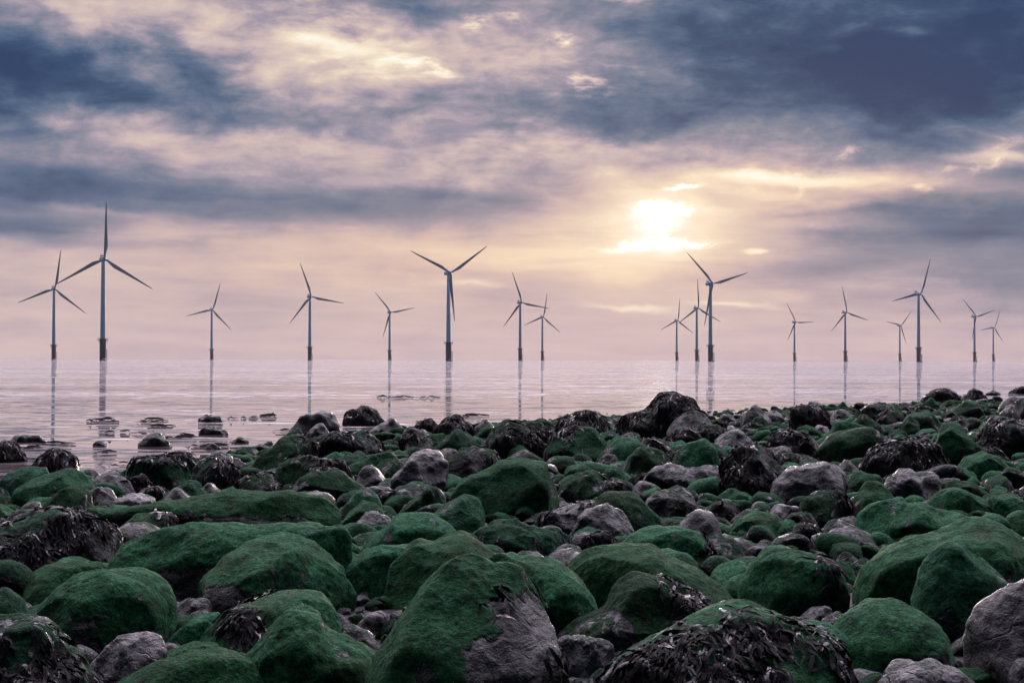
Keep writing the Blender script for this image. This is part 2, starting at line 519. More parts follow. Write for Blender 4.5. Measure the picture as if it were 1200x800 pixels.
def normals_of(v, f):
    n = np.zeros_like(v)
    fn = np.cross(v[f[:, 1]] - v[f[:, 0]], v[f[:, 2]] - v[f[:, 0]])
    for c in range(3):
        np.add.at(n, f[:, c], fn)
    return n / np.maximum(np.linalg.norm(n, axis=1), 1e-9)[:, None]


# ------------------------------------------------------------------ the shore: where land ends, how high the beach floor lies
SHX = np.array([-60, -12, -7, -5.1, -4.2, -3.65, -2.5, -0.9, 2.3, 6.4, 11.6, 20.0, 40, 90])
SHY = np.array([2.0, 7, 11.5, 15.0, 22.0, 29.0, 33.0, 37.0, 45.0, 51.0, 57.5, 66.0, 80, 110])


def ground_z(x, y):
    d = np.interp(x, SHX, SHY) * np.interp(x, [-6, 0], [0.97, 0.86]) - y
    return np.where(d > 0, 0.16 * np.tanh(d / 9.0), np.maximum(0.03 * d, -1.5)) - 0.01


def on_ground(px, row):
    """distance ahead and sideways of the spot on the beach floor (or the water) seen at a picture position"""
    t = (row - HOR) / FPX
    d = CAM_H / max(t, 1e-4)
    for _ in range(30):
        x = (px - 600) / FPX * d
        z = max(float(ground_z(x, d)), 0.0)
        d = 0.5 * d + 0.5 * (CAM_H - z) / max(t, 1e-4)
    return (px - 600) / FPX * d, d, max(float(ground_z((px - 600) / FPX * d, d)), -0.02)


# ground sheet
xs = np.concatenate([np.linspace(-400, -30, 12), np.linspace(-28, 60, 177), np.linspace(65, 400, 14)])
ys = np.concatenate([np.linspace(-60, -2, 8), np.linspace(0, 80, 161), np.linspace(85, 260, 14)])
X, Y = np.meshgrid(xs, ys)
Z = ground_z(X, Y)
nzv = gnoise(np.stack([X.ravel() * 1.1, Y.ravel() * 1.1, 0 * X.ravel()], 1)).reshape(X.shape)
Z = Z + 0.05 * nzv * (Z > -0.03)
vv = np.stack([X.ravel(), Y.ravel(), Z.ravel()], 1)
nx, ny = len(xs), len(ys)
idx = np.arange(nx * ny).reshape(ny, nx)
ff = np.stack([idx[:-1, :-1].ravel(), idx[:-1, 1:].ravel(), idx[1:, 1:].ravel(), idx[1:, :-1].ravel()], 1)
tag(mesh_obj('beach', vv, ff, GROUND), kind='structure')

# sea sheet
sx_ = np.array([-10000, -5000, -1500, -300, -60, -20, 0, 20, 60, 300, 1500, 5000, 10000], float)
sy_ = np.array([-40, 0, 10, 20, 30, 45, 60, 90, 150, 300, 800, 2500, 5000, 9500], float)
X, Y = np.meshgrid(sx_, sy_)
vv = np.stack([X.ravel(), Y.ravel(), 0 * X.ravel()], 1)
nx, ny = len(sx_), len(sy_)
idx = np.arange(nx * ny).reshape(ny, nx)
ff = np.stack([idx[:-1, :-1].ravel(), idx[:-1, 1:].ravel(), idx[1:, 1:].ravel(), idx[1:, :-1].ravel()], 1)
tag(mesh_obj('sea', vv, ff, SEA), kind='structure')


# ------------------------------------------------------------------ wind turbines
def lathe(prof, seg=24):
    v, f = [], []
    for r, z in prof:
        for i in range(seg):
            a = 2 * math.pi * i / seg
            v.append((r * math.cos(a), r * math.sin(a), z))
    for j in range(len(prof) - 1):
        for i in range(seg):
            i2 = (i + 1) % seg
            f.append((j * seg + i, j * seg + i2, (j + 1) * seg + i2, (j + 1) * seg + i))
    f.append(tuple(range(seg))[::-1])
    f.append(tuple(range((len(prof) - 1) * seg, len(prof) * seg)))
    return v, f


def join(parts):
    v, f = [], []
    for pv, pf in parts:
        o = len(v)
        v += [tuple(q) for q in pv]
        f += [tuple(i + o for i in q) for q in pf]
    return v, f


def box(c, s):
    x, y, z = c
    a, bb, h = s[0] / 2, s[1] / 2, s[2] / 2
    v = [(x + i * a, y + j * bb, z + kk * h) for i in (-1, 1) for j in (-1, 1) for kk in (-1, 1)]
    return v, [(0, 1, 3, 2), (4, 6, 7, 5), (0, 4, 5, 1), (2, 3, 7, 6), (0, 2, 6, 4), (1, 5, 7, 3)]


def rod(a, c, r, seg=8):
    a, c = Vector(a), Vector(c)
    q = (c - a).to_track_quat('Z', 'Y')
    v, f = lathe([(r, 0), (r, (c - a).length)], seg)
    return [tuple(q @ Vector(t) + a) for t in v], f


TM = {}
TM['tower'] = lathe([(2.15, 17.0), (2.12, 17.25), (2.0, 30), (1.75, 52), (1.45, 77.6), (1.5, 77.7), (1.5, 78.1)], 28)
TM['foundation'] = lathe([(2.45, -6), (2.45, 6.0), (2.5, 6.3), (2.5, 16.2), (2.65, 16.3), (2.65, 16.9), (2.4, 17.0)], 28)
pl = [lathe([(4.3, 16.05), (4.3, 16.45)], 20)]
for i in range(12):
    a = 2 * math.pi * i / 12
    pl.append(rod((4.2 * math.cos(a), 4.2 * math.sin(a), 16.4), (4.2 * math.cos(a), 4.2 * math.sin(a), 17.7), 0.07, 6))
    a2 = 2 * math.pi * (i + 1) / 12
    for hz_ in (17.05, 17.65):
        pl.append(rod((4.2 * math.cos(a), 4.2 * math.sin(a), hz_), (4.2 * math.cos(a2), 4.2 * math.sin(a2), hz_), 0.06, 6))
for i in range(6):
    a = 2 * math.pi * i / 6
    pl.append(rod((2.7 * math.cos(a), 2.7 * math.sin(a), 13.8), (4.1 * math.cos(a), 4.1 * math.sin(a), 16.1), 0.14, 6))
TM['platform'] = join(pl)
bl = []
for s in (-0.9, 0.9):
    bl.append(rod((4.0, s, -3), (4.0, s, 9.0), 0.26))
    for zz in (1.5, 4.5, 8.0):
        bl.append(rod((2.4, s * 0.8, zz), (4.0, s, zz), 0.15))
for zz in np.arange(0.5, 16, 1.0):
    bl.append(rod((3.35, -0.35, zz), (3.35, 0.35, zz), 0.06, 6))
for s in (-0.35, 0.35):
    bl.append(rod((3.35, s, -1), (3.35, s, 16.1), 0.08, 6))
TM['boat_landing'] = join(bl)
# nacelle: rounded body along -x..+x; rotor at +x
prof = [(-7.4, 0.9, 1.0), (-7.0, 1.55, 1.65), (-4.0, 1.85, 1.95), (0.5, 1.95, 2.05), (2.4, 1.75, 1.85), (3.1, 1.4, 1.5)]
nv, nf, sg = [], [], 20
for x, ry, rz in prof:
    for i in range(sg):
        a = 2 * math.pi * i / sg
        ca, sa = math.cos(a), math.sin(a)
        q = 1.0 / (abs(ca) ** 4 + abs(sa) ** 4) ** 0.25
        nv.append((x, ry * ca * q * 0.95, 80.0 + rz * sa * q * 0.95))
for j in range(len(prof) - 1):
    for i in range(sg):
        nf.append((j * sg + i, j * sg + (i + 1) % sg, (j + 1) * sg + (i + 1) % sg, (j + 1) * sg + i))
nf.append(tuple(range(sg))[::-1])
nf.append(tuple(range((len(prof) - 1) * sg, len(prof) * sg)))
TM['nacelle'] = (nv, nf)
TM['weather_mast'] = join([rod((-5.6, 0.9, 81.5), (-5.6, 0.9, 84.8), 0.11), rod((-5.6, -0.9, 81.5), (-5.6, -0.9, 84.8), 0.11), rod((-5.6, -1.1, 84.0), (-5.6, 1.1, 84.0), 0.09), box((-4.6, 0, 82.5), (1.9, 2.4, 1.0))])
hv, hf = lathe([(1.5, 0.0), (1.75, 0.5), (1.75, 1.9), (1.45, 2.9), (0.9, 3.6), (0.25, 3.9)], 20)
TM['hub'] = ([(z + 3.15, y, x) for x, y, z in hv], hf)
# blade, along +z from the hub centre, airfoil section in x (thickness) / y (chord)
st = [(1.2, 1.9, 1.9, 0.0), (3.0, 1.9, 1.9, 0.0), (6.0, 2.6, 1.5, 0.45), (9.5, 3.4, 1.0, 0.9), (14, 3.1, 0.75, 0.8), (22, 2.45, 0.5, 0.55), (31, 1.8, 0.34, 0.35), (39, 1.2, 0.22, 0.2), (44.5, 0.75, 0.14, 0.05), (46.3, 0.25, 0.06, 0.0)]
st = [(z if z < 7 else 7 + (z - 7) * 0.955, ch * 0.92, th, off) for z, ch, th, off in st]
bv, bf, sg = [], [], 16
for z, ch, th, off in st:
    tw = math.radians(14 * (1 - z / 46) ** 2)
    for i in range(sg):
        a = 2 * math.pi * i / sg
        yy = ch / 2 * math.cos(a) + off * 0.9
        xx = th / 2 * math.sin(a) * (1.0 if z < 4 else (0.65 + 0.35 * -math.cos(a)))
        x2, y2 = xx * math.cos(tw) - yy * math.sin(tw), xx * math.sin(tw) + yy * math.cos(tw)
        bv.append((x2 + z * 0.012, y2, z))
for j in range(len(st) - 1):
    for i in range(sg):
        bf.append((j * sg + i, j * sg + (i + 1) % sg, (j + 1) * sg + (i + 1) % sg, (j + 1) * sg + i))
bf.append(tuple(range(sg))[::-1])
bf.append(tuple(range((len(st) - 1) * sg, len(st) * sg)))
TM['blade'] = (bv, bf)


def sm_mesh(name, vf, mat):
    o = mesh_obj(name, vf[0], vf[1], mat)
    me = o.data
    bpy.data.objects.remove(o)
    me.set_sharp_from_angle(angle=math.radians(40))
    return me


TMESH = {n: sm_mesh(n, TM[n], {'tower': PAINT, 'foundation': TP, 'platform': STEEL, 'boat_landing': TP, 'nacelle': BLADE, 'weather_mast': STEEL, 'hub': BLADE, 'blade': BLADE}[n]) for n in TM}


def child(name, me, parent):
    o = bpy.data.objects.new(name, me)
    COL.objects.link(o)
    o.parent = parent
    return o


TURBINES = [  # tower x, hub row, blade phase (degrees clockwise from up), label
    (63, 338.5, 8, 'leftmost wind turbine, mid height, close beside the tallest one'),
    (120.5, 303.5, 1, 'tallest wind turbine of all, one blade straight up, second from the left end'),
    (248, 363, 16, 'short wind turbine alone between the tallest one and the fourth turbine, top blade leaning right'),
    (363, 347.5, -20, 'mid-sized wind turbine fourth from the left end, one blade level to the right'),
    (456.5, 366, -41, 'small wind turbine just before the tall Y-shaped one, third blade hanging beside its tower'),
    (525.5, 320, -65, 'tall wind turbine above the middle of the shore with its blades in a wide Y'),
    (609.5, 354.5, -20, 'wind turbine right of the tall Y-shaped one, taller of a close pair'),
    (635.5, 371.5, 9, 'small wind turbine, shorter of the close pair in mid sea'),
    (793, 375.5, 5, 'small wind turbine under the sun, lowest of a cluster of three'),
    (816.5, 361, -3, 'wind turbine of middle height in the cluster of three under the sun'),
    (832.5, 332.5, -46, 'tallest wind turbine of the cluster of three under the sun'),
    (931, 377.5, -31, 'small wind turbine standing alone past the cluster of three under the sun'),
    (990.5, 366, -14, 'mid-sized wind turbine seventh from the last, top blade leaning slightly left, alone'),
    (1054.5, 381.5, 41, 'very small wind turbine tight beside the tall one near the right end'),
    (1076.5, 344.5, 18, 'tall wind turbine near the right end, with the very small one beside it'),
    (1142, 371, -46, 'taller of the last two wind turbines, blades in a Y'),
    (1164, 384, 22, 'rightmost and smallest wind turbine'),
]
TURBINES[12] = (990.5, 366, -14, 'mid-sized wind turbine alone, midway between the sun cluster and the tall right-hand turbine')
WIND = math.radians(-90 + 27)
for i, (px, hub_row, ph, label) in enumerate(TURBINES):
    hor = HOR - 1.5 + 3.0 * px / 1200
    D = FPX * (80.0 - CAM_H) / (hor - hub_row - 0.0)
    t = bpy.data.objects.new('wind_turbine', None)
    COL.objects.link(t)
    t.location = ((px - 600) / FPX * D, D, 0)
    tag(t, label, 'wind turbine', 'turbines of the offshore wind farm')
    for n in ('tower', 'foundation', 'platform'):
        child(n, TMESH[n], t)
    bo = child('boat_landing', TMESH['boat_landing'], t)
    bo.rotation_euler[2] = math.radians(-40)
    for n in ('nacelle', 'weather_mast', 'hub'):
        child(n, TMESH[n], t).rotation_euler[2] = WIND
    for q in range(3):
        bo = child('blade', TMESH['blade'], t)
        # seen from the sea side facing the rotor: clockwise angle
        ang = math.radians(ph + 120 * q)
        bo.matrix_local = Matrix.Rotation(WIND, 4, 'Z') @ Matrix.Translation((4.6, 0, 80.0)) @ Matrix.Rotation(-ang, 4, 'X')

# ------------------------------------------------------------------ rocks
FOOT = []        # (x, y, radius) of everything standing on the beach
WEEDN = 0


def hash_seed(*a):
    return abs(hash(tuple(int(round(q * 10)) for q in a))) % (2 ** 31)


def outline_rock(pts, base, s, depth, lean, sub, seed, rough=1.0, facets=5):
    """closed boulder whose front profile follows pts (picture units) at scale s; origin at its base centre"""
    r = np.random.default_rng(seed)
    P_ = np.array(pts, float)
    x0, x1 = P_[:, 0].min(), P_[:, 0].max()
    cx = (x0 + x1) / 2
    W = (x1 - x0) * s
    H = (base - P_[:, 1].min()) * s
    px = (P_[:, 0] - cx) * s
    pz = (base - P_[:, 1]) * s
    bury = 0.30 * H
    poly = np.concatenate([np.stack([px, pz], 1), [[W * 0.46, 0.0], [W * 0.36, -bury], [0, -bury * 1.25], [-W * 0.36, -bury], [-W * 0.46, 0.0]]])
    zc = 0.36 * H
    q = poly - np.array([0, zc])
    q = q / np.array([W / 2, H])
    ang = np.linspace(-math.pi, math.pi, 257)[:-1]
    rad = np.zeros(256)
    n = len(q)
    for i in range(n):
        a, c = q[i], q[(i + 1) % n]
        e = c - a
        dxy = np.stack([np.cos(ang), np.sin(ang)], 1)
        det = dxy[:, 0] * (-e[1]) + dxy[:, 1] * e[0]
        with np.errstate(divide='ignore', invalid='ignore'):
            t = (a[0] * (-e[1]) + a[1] * e[0]) / det
            u = (dxy[:, 0] * a[1] - dxy[:, 1] * a[0]) / det
        ok = (t > 0) & (u >= -1e-6) & (u <= 1 + 1e-6) & np.isfinite(t)
        rad = np.where(ok, np.maximum(rad, t), rad)
    rad[rad == 0] = np.median(rad[rad > 0])
    kern = np.exp(-0.5 * (np.arange(-10, 11) / 2.2) ** 2)
    kern /= kern.sum()
    rad = np.convolve(np.concatenate([rad[-10:], rad, rad[:10]]), kern, 'valid')
    v, f = ico(sub)
    th = np.arctan2(v[:, 2], v[:, 0])
    R = np.interp(th, np.append(ang, math.pi), np.append(rad, rad[0]))
    pw = 2.3
    sp = (1 - np.minimum(np.abs(v[:, 1]), 1) ** pw) ** (1 / pw)
    D = depth * W
    out = np.stack([R * np.cos(th) * sp * W / 2, v[:, 1] * D / 2, R * np.sin(th) * sp * H], 1)
    # ridge line wanders and the upper part leans back
    out[:, 1] += lean * out[:, 2] + 0.10 * W * np.sin(th * 2 + r.uniform(0, 6)) * sp * 0.5
    size = (W * H * 2) ** 0.5
    # facets that leave the profile alone: planes that face the viewer or away
    for _ in range(facets):
        sgn = -1 if r.random() < 0.75 else 1
        nn = np.array([r.uniform(-0.8, 0.8), sgn * r.uniform(0.55, 1.0), r.uniform(-0.25, 0.85)])
        nn /= np.linalg.norm(nn)
        dd = out @ nn
        lim = dd.max() * r.uniform(0.62, 0.85)
        ex = np.maximum(dd - lim, 0)
        out -= (ex * 0.85)[:, None] * nn
    # worn corners and broken faces in any direction
    for _ in range(facets + 2 if sub < 6 else 2):
        nn = r.normal(size=3)
        nn[2] = abs(nn[2]) * 0.8
        nn /= np.linalg.norm(nn)
        dd = out @ nn
        lim = dd.max() * (r.uniform(0.91, 0.975) if sub > 5 else r.uniform(0.84, 0.95))
        out -= (np.maximum(dd - lim, 0) * 0.9)[:, None] * nn
    nn = normals_of(out, f)
    o3 = r.uniform(0, 50, 3)
    disp = 0.055 * gnoise(out / size * 1.6 + o3) + 0.050 * gnoise(out / size * 3.6 + o3 + 7) * rough
    rid = 1 - np.abs(gnoise(out / size * 2.7 + o3 + 3)) * 2.2
    disp += 0.028 * rid * rough
    disp += 0.013 * gnoise(out / size * 8.5 + o3) * rough
    if sub >= 5:
        disp += 0.0085 * gnoise(out / size * 18 + o3) * rough + 0.004 * gnoise(out / size * 34 + o3)
    out = out + nn * (disp * size * 1.25)[:, None]
    out[:, 2] += zc
    return out, f, W, H, D, cx


def fronds(verts, faces, n, seed, length, width, region='all', thick=3, warm=0.25, floor=-0.02):
    """leathery seaweed straps lying on and hanging down a rock, as one mesh; returns verts, quads, tone"""
    r = np.random.default_rng(seed)
    nn = normals_of(verts, faces)
    kd = kdtree.KDTree(len(verts))
    for i, q in enumerate(verts):
        kd.insert(q, i)
    kd.balance()
    zmax = verts[:, 2].max()
    xr = verts[:, 0]
    w = np.clip(nn[:, 2] * 0.8 + 0.45, 0, 1) * (verts[:, 2] > 0.0)
    cl = gnoise(verts / max(length, 0.05) * 0.55 + r.uniform(0, 30, 3))
    xm = np.abs(xr).max()
    if region == 'left':
        w = w * np.clip(0.0 - xr / xm * 2.0, 0, 1)
    elif region == 'right':
        w = w * np.clip(-0.35 + xr / xm * 2.0, 0, 1)
    elif region == 'top':
        w = w * np.clip((verts[:, 2] / zmax - 0.72) * 4, 0, 1)
    elif region == 'front':
        w = w * np.clip(0.2 - verts[:, 1] / np.abs(verts[:, 1]).max() * 1.6, 0, 1) * np.clip(1.25 - verts[:, 2] / zmax, 0.1, 1)
    elif region == 'patch':
        w = w * (cl > 0.12)
    w = w * np.clip(0.35 + cl * 2.4, 0.0, 1) ** 1.5
    # the mesh is denser where it is small: weight by a rough vertex area
    fa = np.linalg.norm(np.cross(verts[faces[:, 1]] - verts[faces[:, 0]], verts[faces[:, 2]] - verts[faces[:, 0]]), axis=1)
    va = np.zeros(len(verts))
    for c in range(3):
        np.add.at(va, faces[:, c], fa)
    w = w * va
    w = w / w.sum()
    pick = r.choice(len(verts), n, p=w)
    V, F, T = [], [], []
    for s in pick:
        p = verts[s] + nn[s] * r.uniform(0.002, 0.004 * thick + 0.003)
        ln = length * r.uniform(0.45, 1.25)
        wd = width * r.uniform(0.55, 1.35)
        seg = 6
        nrm_ = nn[s]
        d = np.array([r.normal() * 0.9, r.normal() * 0.9, -0.3 - abs(r.normal())]) + np.array([nrm_[0], nrm_[1], 0]) * 0.8
        d -= nrm_ * (d @ nrm_)
        d /= np.linalg.norm(d) + 1e-6
        tone = min(1.0, max(0.0, r.beta(1.4, 4.0)))
        if r.random() < warm * 0.25:
            tone = r.uniform(0.85, 1.0)
        lift = r.uniform(0.003, 0.006 * thick)
        o0 = len(V)
        twist = r.normal() * 0.3
        for j in range(seg + 1):
            t = j / seg
            side = np.cross(d, nrm_)
            side = side / (np.linalg.norm(side) + 1e-6)
            side = side * math.cos(twist) + nrm_ * math.sin(twist)
            ww = wd * (0.55 + 0.9 * t - 1.25 * max(0, t - 0.72) * 2.4) * 0.5
            ww = max(ww, wd * 0.07)
            V.append(p - side * ww)
            V.append(p + side * ww)
            T += [tone, tone]
            if j < seg:
                a = o0 + 2 * j
                F.append((a, a + 1, a + 3, a + 2))
            p = p + d * ln / seg
            _, ki, _ = kd.find(p)
            kn = nn[ki]
            hgt = (p - verts[ki]) @ kn
            if hgt < lift:
                p = p + kn * (lift - hgt)
            elif hgt > 0.02:
                p = p - kn * min(0.012, hgt - 0.02)
            if p[2] < floor:
                p[2] = floor + r.uniform(0, 0.01)
            nrm_ = kn
            d = d + np.array([r.normal() * 0.38, r.normal() * 0.38, -0.40 + r.normal() * 0.25])
            d -= kn * (d @ kn) * 0.9
            d /= np.linalg.norm(d) + 1e-6
            twist = twist * 0.6 + r.normal() * 0.45
    return np.array(V), np.array(F), np.array(T)


KINDS = {  # algae cover, stone lightness, warmth, weed coverage, region
    'moss': (0.88, 0.10, 0.0), 'dmoss': (0.72, 0.06, 0.0), 'half': (0.56, 0.25, 0.05), 'bare': (0.16, 0.34, 0.10),
    'pale': (0.06, 0.85, 0.55), 'pink': (0.08, 0.55, 0.8), 'dark': (0.22, 0.12, 0.0), 'weed': (0.35, 0.06, 0.0), 'grey': (0.10, 0.70, 0.0), 'slate': (0.05, 0.34, 0.08),
}
